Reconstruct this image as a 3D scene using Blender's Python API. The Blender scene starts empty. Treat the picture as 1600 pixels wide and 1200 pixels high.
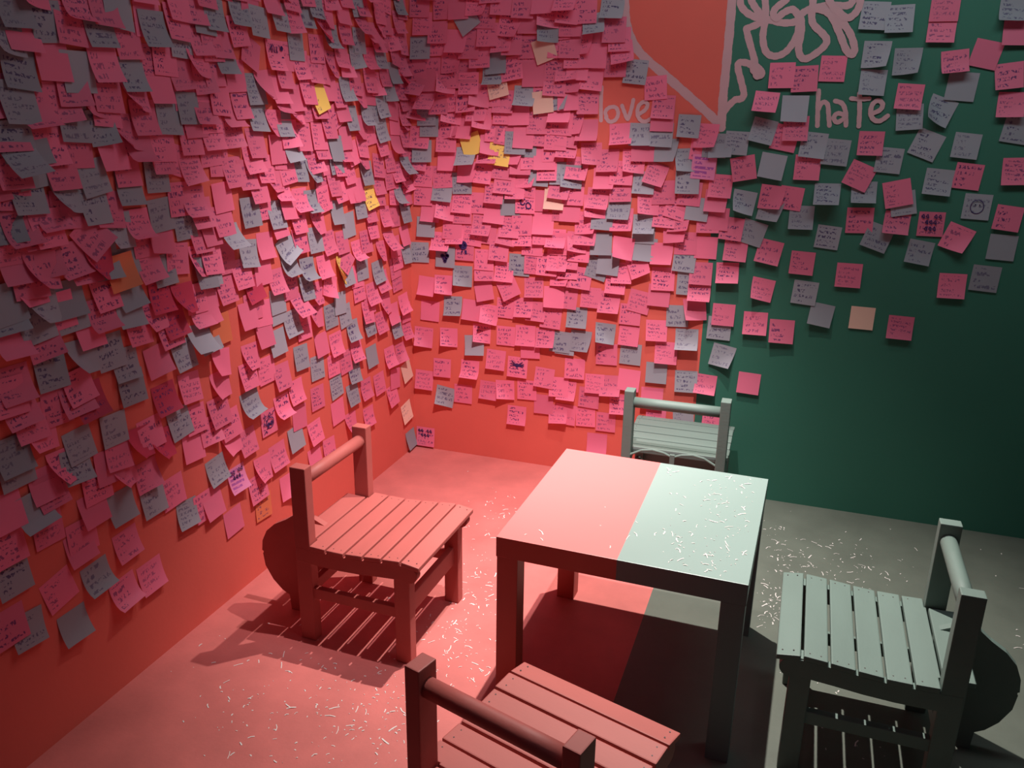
import bpy, bmesh, math, random
import numpy as np
from mathutils import Vector, Matrix
random.seed(7)
C = bpy.context.scene.collection
sc = bpy.context.scene

# ---------------------------------------------------------------- camera
cam_d = bpy.data.cameras.new('camera')
cam_d.sensor_width = 36.0
cam_d.lens = 36.0 * 1311.46 / 1600.0
cam_d.clip_start = 0.05
cam = bpy.data.objects.new('camera', cam_d)
C.objects.link(cam)
CAM = Vector((1.44894, -2.96654, 1.36733))
RT = Vector((0.94388559, 0.32998103, 0.01387464))
UP = Vector((-0.1163604, 0.2929366, 0.94902498))
FW = Vector((-0.30909585, 0.89738546, -0.31489536))
cam.matrix_world = Matrix(((RT.x, UP.x, -FW.x, CAM.x), (RT.y, UP.y, -FW.y, CAM.y), (RT.z, UP.z, -FW.z, CAM.z), (0, 0, 0, 1)))
sc.camera = cam

# ---------------------------------------------------------------- world, lamps, added fill lights, exposure
w = bpy.data.worlds.new('world'); sc.world = w; w.use_nodes = True
w.node_tree.nodes['Background'].inputs[0].default_value = (0.55, 0.5, 0.62, 1)
w.node_tree.nodes['Background'].inputs[1].default_value = 0.015
def spot(name, loc, aim, watts, col, size, blend, rad):
    l = bpy.data.lights.new(name, 'SPOT'); l.energy = watts; l.color = col
    l.spot_size = math.radians(size); l.spot_blend = blend; l.shadow_soft_size = rad
    o = bpy.data.objects.new(name, l); C.objects.link(o); o.location = loc
    o.rotation_euler = (Vector(aim) - Vector(loc)).to_track_quat('-Z', 'Y').to_euler()
    return o
spot('table_spot_lamp', (1.10, -0.60, 2.40), (1.26, -1.06, 0.0), 335, (1.0, 0.95, 0.88), 70, 1.0, 0.012)
spot('corner_spot_lamp', (1.03, -1.23, 2.40), (0.30, -0.30, 0.0), 225, (1.0, 0.85, 0.87), 65, 1.0, 0.012)
def wash(name, loc, aim, watts, col, sx, sy):
    l = bpy.data.lights.new(name, 'AREA'); l.shape = 'RECTANGLE'; l.size = sx; l.size_y = sy; l.energy = watts; l.color = col
    o = bpy.data.objects.new(name, l); C.objects.link(o); o.location = loc
    o.rotation_euler = (Vector(aim) - Vector(loc)).to_track_quat('-Z', 'Y').to_euler()
wash('back_wall_fill', (1.6, -1.0, 2.50), (1.6, 0.0, 0.95), 11, (0.80, 0.92, 0.95), 1.6, 0.3)  # added fill, no real fixture: lifts the back wall but not the fronts
wash('side_wall_fill', (1.0, -1.2, 2.50), (0.0, -1.2, 1.3), 1.2, (1.0, 0.72, 0.95), 0.3, 1.4)  # added fill giving the side wall a dim pinkish ambient
spot('rear_spot_lamp', (1.70, -1.63, 2.45), (0.15, -0.95, 0.85), 7, (1.0, 0.72, 0.82), 120, 1.0, 0.02)
l = bpy.data.lights.new('room_fill', 'AREA'); l.energy = 2; l.size = 1.6; l.color = (0.95, 0.70, 1.0)  # added weak fill from the camera side, no lamp known there
o = bpy.data.objects.new('room_fill', l); C.objects.link(o); o.location = (1.6, -3.6, 2.45)
o.rotation_euler = (Vector((0.9, 0, 1.2)) - Vector(o.location)).to_track_quat('-Z', 'Y').to_euler()
sc.view_settings.view_transform = 'Standard'
try: sc.view_settings.look = 'None'
except Exception: pass
sc.view_settings.gamma = 1.0
sc.view_settings.use_curve_mapping = False
sc.view_settings.exposure = 0.0

BX = 1.142            # where red paint meets green paint, on wall, floor and table

# ---------------------------------------------------------------- materials
def new_mat(name):
    m = bpy.data.materials.new(name); m.use_nodes = True
    nt = m.node_tree; b = nt.nodes['Principled BSDF']
    return m, nt, b
def N(nt, t, **k):
    n = nt.nodes.new(t)
    for a, v in k.items(): setattr(n, a, v)
    return n
def math_(nt, op, a, b=None, c=None):
    n = nt.nodes.new('ShaderNodeMath'); n.operation = op
    for i, v in enumerate((a, b, c)):
        if v is None: continue
        if isinstance(v, (int, float)): n.inputs[i].default_value = v
        else: nt.links.new(v, n.inputs[i])
    return n.outputs[0]
def mix(nt, f, a, b, blend='MIX'):
    n = nt.nodes.new('ShaderNodeMix'); n.data_type = 'RGBA'; n.blend_type = blend
    for i, v in ((0, f), (6, a), (7, b)):
        if isinstance(v, (int, float)): n.inputs[i].default_value = v
        elif isinstance(v, tuple): n.inputs[i].default_value = (*v, 1)
        else: nt.links.new(v, n.inputs[i])
    return n.outputs[2]
def noise(nt, vec, scale, detail=3, rough=0.55):
    n = nt.nodes.new('ShaderNodeTexNoise'); n.inputs['Scale'].default_value = scale
    n.inputs['Detail'].default_value = detail; n.inputs['Roughness'].default_value = rough
    if vec is not None: nt.links.new(vec, n.inputs['Vector'])
    return n.outputs['Fac']
def bump(nt, b, h, strength, dist=0.002):
    n = nt.nodes.new('ShaderNodeBump'); n.inputs['Strength'].default_value = strength
    n.inputs['Distance'].default_value = dist
    nt.links.new(h, n.inputs['Height']); nt.links.new(n.outputs[0], b.inputs['Normal'])
def two_tone(name, ca, cb, bx=None, rough=0.6, mott=0.25, scale=6.0, bmp=0.2, dist=0.002, fine=90.0):
    """paint that changes from colour ca to cb where the room's painted line runs (world x = BX)"""
    m, nt, b = new_mat(name)
    g = N(nt, 'ShaderNodeNewGeometry'); s = N(nt, 'ShaderNodeSeparateXYZ')
    nt.links.new(g.outputs['Position'], s.inputs[0])
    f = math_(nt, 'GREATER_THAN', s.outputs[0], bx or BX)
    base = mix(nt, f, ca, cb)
    n1 = noise(nt, g.outputs['Position'], scale, 5)
    v = math_(nt, 'MULTIPLY_ADD', n1, 2 * mott, 1 - mott)
    cc = N(nt, 'ShaderNodeCombineXYZ')
    for i in range(3): nt.links.new(v, cc.inputs[i])
    out = mix(nt, 1.0, base, cc.outputs[0], 'MULTIPLY')
    nt.links.new(out, b.inputs['Base Color'])
    b.inputs['Roughness'].default_value = rough
    bump(nt, b, noise(nt, g.outputs['Position'], fine, 3), bmp, dist)
    return m
M_wall = two_tone('wall_paint', (0.68, 0.118, 0.088), (0.030, 0.15, 0.10), None, 0.75, 0.10, 3.0, 0.15)
M_floor = two_tone('floor_paint', (0.56, 0.145, 0.13), (0.115, 0.13, 0.105), None, 0.62, 0.30, 7.0, 0.3)
M_table_shade = two_tone("table_paint_shaded", (0.50, 0.08, 0.06), (0.13, 0.18, 0.18), 1.150, 0.45, 0.06, 5.0, 0.05)  # table paint again, darkened to carry the shade on legs and edges
M_table = two_tone('table_paint_lit', (0.72, 0.20, 0.19), (0.27, 0.36, 0.33), 1.150, 0.38, 0.04, 3.0, 0.03)  # brighter copy of the table paint for the lit top
def plain(name, col, rough=0.6, mott=0.12, scale=14.0, bmp=0.25, fine=140.0):
    m, nt, b = new_mat(name)
    tc = N(nt, 'ShaderNodeTexCoord')
    mp = N(nt, 'ShaderNodeMapping'); mp.inputs['Scale'].default_value = (0.35, 1, 1)
    nt.links.new(tc.outputs['Object'], mp.inputs[0])
    n1 = noise(nt, mp.outputs[0], scale, 5)
    v = math_(nt, 'MULTIPLY_ADD', n1, 2 * mott, 1 - mott)
    cc = N(nt, 'ShaderNodeCombineXYZ')
    for i in range(3): nt.links.new(v, cc.inputs[i])
    nt.links.new(mix(nt, 1.0, col, cc.outputs[0], 'MULTIPLY'), b.inputs['Base Color'])
    b.inputs['Roughness'].default_value = rough
    bump(nt, b, noise(nt, mp.outputs[0], fine, 4), bmp, 0.0012)
    return m
M_red = plain('red_painted_wood', (0.45, 0.105, 0.09))
M_green = plain('green_painted_wood', (0.145, 0.20, 0.175))
M_nail = plain('nail_head', (0.05, 0.03, 0.03), 0.5)
M_chalk = plain('pale_pink_paint', (0.55, 0.33, 0.35), 0.8, 0.06)
M_ceil = plain('dark_ceiling', (0.05, 0.05, 0.055), 0.9)
M_ink = plain('dark_ink', (0.035, 0.012, 0.10), 0.7, 0.1)
M_scrap = plain('white_paper_shreds', (0.72, 0.66, 0.63), 0.6, 0.05)

def note_mat(name, col, ink=(0.10, 0.02, 0.12), dens=0.53):
    m, nt, b = new_mat(name)
    uv = N(nt, 'ShaderNodeUVMap'); oi = N(nt, 'ShaderNodeObjectInfo')
    at = N(nt, 'ShaderNodeAttribute'); at.attribute_name = 'seed'
    seed = math_(nt, 'FRACT', math_(nt, 'ADD', at.outputs['Fac'], oi.outputs['Random']))
    s = N(nt, 'ShaderNodeSeparateXYZ'); nt.links.new(uv.outputs[0], s.inputs[0])
    u, v = s.outputs[0], s.outputs[1]
    rows = math_(nt, 'MULTIPLY_ADD', seed, 2.6, 3.6)                 # 4 to 8 rows of writing
    wob = math_(nt, 'MULTIPLY', math_(nt, 'SUBTRACT', seed, 0.5), 0.16)
    vv = math_(nt, 'MULTIPLY', math_(nt, 'ADD', v, math_(nt, 'MULTIPLY', u, wob)), rows)
    fr = math_(nt, 'FRACT', vv); row = math_(nt, 'FLOOR', vv)
    band = math_(nt, 'MULTIPLY', math_(nt, 'GREATER_THAN', fr, 0.22), math_(nt, 'LESS_THAN', fr, 0.80))
    cv = N(nt, 'ShaderNodeCombineXYZ')
    nt.links.new(math_(nt, 'MULTIPLY', u, 15.0), cv.inputs[0])
    nt.links.new(math_(nt, 'MULTIPLY', vv, 2.3), cv.inputs[1])
    nt.links.new(math_(nt, 'MULTIPLY', seed, 517.0), cv.inputs[2])
    g = N(nt, 'ShaderNodeTexNoise'); g.inputs['Scale'].default_value = 1.0; g.inputs['Detail'].default_value = 2.5
    nt.links.new(cv.outputs[0], g.inputs['Vector'])
    gl = math_(nt, 'GREATER_THAN', g.outputs['Fac'], dens)
    # each row ends at its own length
    wn = N(nt, 'ShaderNodeTexWhiteNoise'); wn.noise_dimensions = '2D'
    c2 = N(nt, 'ShaderNodeCombineXYZ'); nt.links.new(row, c2.inputs[0])
    nt.links.new(math_(nt, 'MULTIPLY', seed, 91.0), c2.inputs[1]); nt.links.new(c2.outputs[0], wn.inputs['Vector'])
    endx = math_(nt, 'MULTIPLY_ADD', wn.outputs['Value'], 0.75, 0.28)
    mar = math_(nt, 'MULTIPLY', math_(nt, 'GREATER_THAN', u, 0.09), math_(nt, 'LESS_THAN', u, math_(nt, 'MINIMUM', endx, 0.92)))
    mar = math_(nt, 'MULTIPLY', mar, math_(nt, 'MULTIPLY', math_(nt, 'GREATER_THAN', v, 0.10), math_(nt, 'LESS_THAN', v, 0.9)))
    has = math_(nt, 'LESS_THAN', math_(nt, 'FRACT', math_(nt, 'MULTIPLY', seed, 37.0)), 0.80)
    f = math_(nt, 'MULTIPLY', math_(nt, 'MULTIPLY', band, gl), math_(nt, 'MULTIPLY', mar, has))
    f = math_(nt, 'MULTIPLY', f, math_(nt, 'MULTIPLY_ADD', math_(nt, 'FRACT', math_(nt, 'MULTIPLY', seed, 11.3)), 0.45, 0.5))
    bri = math_(nt, 'MULTIPLY_ADD', math_(nt, 'FRACT', math_(nt, 'MULTIPLY', seed, 53.0)), 0.26, 0.86)
    cc = N(nt, 'ShaderNodeCombineXYZ')
    for i in range(3): nt.links.new(bri, cc.inputs[i])
    paper = mix(nt, 1.0, col, cc.outputs[0], 'MULTIPLY')
    nt.links.new(mix(nt, f, paper, ink), b.inputs['Base Color'])
    b.inputs['Roughness'].default_value = 0.7
    # thin paper lets some light through
    tr = N(nt, 'ShaderNodeBsdfTranslucent'); nt.links.new(paper, tr.inputs['Color'])
    ms = N(nt, 'ShaderNodeMixShader'); ms.inputs[0].default_value = 0.16
    nt.links.new(b.outputs[0], ms.inputs[1]); nt.links.new(tr.outputs[0], ms.inputs[2])
    nt.links.new(ms.outputs[0], nt.nodes['Material Output'].inputs['Surface'])
    return m
NM = {'p': note_mat('pink_paper', (0.84, 0.175, 0.29)),
      'b': note_mat('grey_blue_paper', (0.35, 0.345, 0.385), (0.05, 0.03, 0.12)),
      'm': note_mat('shaded_pink_paper', (0.58, 0.045, 0.10)),  # pink paper with shade put into its colour, for sheets facing away
      'g': note_mat('pink_paper_dense_writing', (0.80, 0.25, 0.45), (0.16, 0.0, 0.30), 0.42),
      'o': note_mat('orange_paper', (0.85, 0.22, 0.10)),
      'w': note_mat('cream_paper', (0.92, 0.58, 0.46)),
      'y': note_mat('yellow_paper', (0.92, 0.62, 0.14))}

# ---------------------------------------------------------------- mesh helpers
def link_mesh(name, bm, mat, parent=None, loc=None, smooth=False):
    me = bpy.data.meshes.new(name); bm.to_mesh(me); bm.free()
    for mm in (mat if isinstance(mat, (list, tuple)) else [mat]): me.materials.append(mm)
    if smooth:
        for pl in me.polygons: pl.use_smooth = True
    o = bpy.data.objects.new(name, me); C.objects.link(o)
    if parent: o.parent = parent
    if loc: o.location = loc
    return o
def box(bm, x0, x1, y0, y1, z0, z1, bev=0.0):
    b2 = bmesh.new(); bmesh.ops.create_cube(b2, size=1)
    for v in b2.verts:
        v.co = Vector((x0 + (v.co.x + .5) * (x1 - x0), y0 + (v.co.y + .5) * (y1 - y0), z0 + (v.co.z + .5) * (z1 - z0)))
    if bev: bmesh.ops.bevel(b2, geom=b2.edges[:], offset=bev, segments=2, affect='EDGES', profile=0.6)
    merge(bm, b2)
def merge(bm, b2):
    me = bpy.data.meshes.new('tmp'); b2.to_mesh(me); b2.free(); bm.from_mesh(me); bpy.data.meshes.remove(me)
def prism(bm, poly, axis, a, b, bev=0.0):
    """extrude a 2-D outline along an axis from a to b"""
    b2 = bmesh.new()
    def P(p, t):
        if axis == 'x': return (t, p[0], p[1])
        if axis == 'y': return (p[0], t, p[1])
        return (p[0], p[1], t)
    va = [b2.verts.new(P(p, a)) for p in poly]; vb = [b2.verts.new(P(p, b)) for p in poly]
    b2.faces.new(va); b2.faces.new(vb[::-1])
    n = len(poly)
    for i in range(n): b2.faces.new((va[i], vb[i], vb[(i + 1) % n], va[(i + 1) % n]))
    bmesh.ops.recalc_face_normals(b2, faces=b2.faces[:])
    if bev: bmesh.ops.bevel(b2, geom=b2.edges[:], offset=bev, segments=2, affect='EDGES', profile=0.6)
    merge(bm, b2)
def tube(bm, pts, r, n=10, closed=False):
    pts = [Vector(p) for p in pts]; rings = []
    for i, p in enumerate(pts):
        t = (pts[min(i + 1, len(pts) - 1)] - pts[max(i - 1, 0)]).normalized()
        a = Vector((0, 0, 1)) if abs(t.z) < .9 else Vector((1, 0, 0))
        u = t.cross(a).normalized(); v = t.cross(u)
        rings.append([bm.verts.new(p + (u * math.cos(k * 2 * math.pi / n) + v * math.sin(k * 2 * math.pi / n)) * r) for k in range(n)])
    for a, b in zip(rings, rings[1:]):
        for k in range(n): bm.faces.new((a[k], a[(k + 1) % n], b[(k + 1) % n], b[k]))
    bm.faces.new(rings[0][::-1]); bm.faces.new(rings[-1])
def tag(o, label=None, cat=None, group=None, kind=None):
    for k, v in (('label', label), ('category', cat), ('group', group), ('kind', kind)):
        if v: o[k] = v
    return o
def empty(name, loc, rz=0.0):
    o = bpy.data.objects.new(name, None); C.objects.link(o); o.location = loc
    o.rotation_euler = (0, 0, rz); o.empty_display_size = 0.1
    return o

# ---------------------------------------------------------------- the room
def shell(name, x0, x1, y0, y1, z0, z1, mat):
    bm = bmesh.new(); box(bm, x0, x1, y0, y1, z0, z1)
    return tag(link_mesh(name, bm, mat), kind='structure')
floor = shell('floor', 0, 3.6, -4.4, 0, -0.06, 0, M_floor)
wall_left = shell('wall_left', -0.08, 0, -4.4, 0.08, -0.06, 2.6, M_wall)
wall_back = shell('wall_back', 0, 3.6, 0, 0.08, -0.06, 2.6, M_wall)
shell('wall_right', 3.6, 3.68, -4.4, 0.08, -0.06, 2.6, M_wall)
shell('wall_front', -0.08, 3.68, -4.48, -4.4, -0.06, 2.6, M_ceil)
shell('ceiling', -0.08, 3.68, -4.48, 0.08, 2.6, 2.66, M_ceil)

# painted heart, scribble and words on the back wall: thin brush strokes that belong to the wall
def smooth_path(pts, k=6):
    P = [Vector(p) for p in pts]; out = []
    for i in range(len(P) - 1):
        p0, p1, p2, p3 = P[max(i - 1, 0)], P[i], P[i + 1], P[min(i + 2, len(P) - 1)]
        for j in range(k):
            t = j / k
            out.append(0.5 * ((2 * p1) + (-p0 + p2) * t + (2 * p0 - 5 * p1 + 4 * p2 - p3) * t * t + (-p0 + 3 * p1 - 3 * p2 + p3) * t ** 3))
    out.append(P[-1]); return out
def stroke(bm, pts, width, y, wall='B'):
    """flat brush stroke: short quads with a round dab at every point"""
    q = smooth_path([(a, b, 0) for a, b in pts])
    for i, p in enumerate(q):
        y -= 0.000006
        h = width / 2 * (1 + 0.06 * math.sin(i * 1.7))
        bm.faces.new([bm.verts.new((p.x + h * math.cos(k * math.pi / 6), y, p.y - h * math.sin(k * math.pi / 6))) for k in range(12)][::-1])
        if i + 1 < len(q):
            t = (q[i + 1] - p)
            if t.length < 1e-6: continue
            n = Vector((-t.y, t.x, 0)).normalized() * h
            bm.faces.new([bm.verts.new((v.x, y - .000003, v.y)) for v in (p + n, p - n, q[i + 1] - n, q[i + 1] + n)])
    for f in bm.faces:
        f.normal_update()
        if f.normal.y > 0: f.normal_flip()
STROKES = {
 'painted_heart_outline': [(0.028, [(0.805,1.815),(0.799,1.74),(0.802,1.682),(0.809,1.633),(0.83,1.58),(0.871,1.529),(0.95,1.469),(1.024,1.411),(1.094,1.356),(1.145,1.312)]),
  (0.028, [(1.142,1.803),(1.144,1.694),(1.145,1.6),(1.144,1.485),(1.143,1.387),(1.146,1.308)])],
 'painted_scribble': [(0.021, [(1.146,1.347),(1.159,1.371),(1.182,1.395),(1.2,1.398),(1.208,1.413),(1.196,1.451),(1.181,1.495),(1.187,1.509),(1.213,1.506),(1.23,1.497),(1.232,1.512),(1.199,1.6),(1.203,1.611),(1.234,1.625),(1.233,1.65),(1.214,1.675),(1.2,1.698),(1.191,1.725)]),
  (0.021, [(1.171,1.709),(1.172,1.679),(1.196,1.654),(1.232,1.639),(1.268,1.633),(1.309,1.624),(1.346,1.629),(1.363,1.653),(1.39,1.664),(1.431,1.671),(1.486,1.67),(1.499,1.677),(1.507,1.696)]),
  (0.021, [(1.243,1.705),(1.251,1.655),(1.251,1.625),(1.25,1.58),(1.264,1.54),(1.291,1.527),(1.319,1.536),(1.339,1.559),(1.354,1.598),(1.35,1.64),(1.331,1.662),(1.306,1.654),(1.285,1.638),(1.274,1.652),(1.281,1.668),(1.308,1.69),(1.317,1.711)]),
  (0.021, [(1.359,1.634),(1.364,1.598),(1.361,1.551),(1.372,1.524),(1.393,1.521),(1.432,1.55),(1.442,1.572),(1.427,1.592),(1.396,1.62),(1.388,1.653),(1.388,1.683),(1.382,1.704)]),
  (0.021, [(1.39,1.664),(1.424,1.657),(1.449,1.638),(1.477,1.591),(1.502,1.544),(1.521,1.531),(1.525,1.55),(1.507,1.591),(1.474,1.632),(1.461,1.651),(1.438,1.681),(1.427,1.7)]),
  (0.021, [(1.46,1.659),(1.491,1.635),(1.514,1.648),(1.524,1.674),(1.52,1.701)]),
  (0.034, [(1.236,1.49),(1.245,1.483),(1.251,1.476)]),
  (0.026, [(1.237,1.489),(1.245,1.469)])],
 'painted_love_word': [(0.013, [(0.735,1.431),(0.735,1.382),(0.738,1.323)]),
  (0.013, [(0.757,1.334),(0.752,1.351),(0.765,1.365),(0.787,1.366),(0.797,1.347),(0.789,1.326),(0.769,1.319),(0.755,1.332)]),
  (0.013, [(0.809,1.372),(0.819,1.35),(0.831,1.329),(0.841,1.358),(0.847,1.391)]),
  (0.013, [(0.866,1.344),(0.889,1.359),(0.896,1.377),(0.883,1.385),(0.866,1.371),(0.864,1.344),(0.876,1.326),(0.893,1.322),(0.912,1.332)])],
 'painted_hate_word': [(0.014, [(1.436,1.425),(1.44,1.371),(1.445,1.32)]),
  (0.014, [(1.441,1.367),(1.451,1.39),(1.467,1.385),(1.475,1.352),(1.481,1.321)]),
  (0.014, [(1.489,1.395),(1.511,1.387),(1.524,1.361),(1.53,1.322)]),
  (0.014, [(1.523,1.353),(1.501,1.358),(1.491,1.345),(1.503,1.331),(1.524,1.345)]),
  (0.014, [(1.557,1.418),(1.564,1.369),(1.568,1.321)]),
  (0.013, [(1.535,1.403),(1.561,1.401),(1.587,1.403)]),
  (0.014, [(1.599,1.358),(1.623,1.37),(1.628,1.387),(1.614,1.398),(1.599,1.386),(1.597,1.36),(1.609,1.341),(1.628,1.338),(1.647,1.353)])],
}
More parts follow.
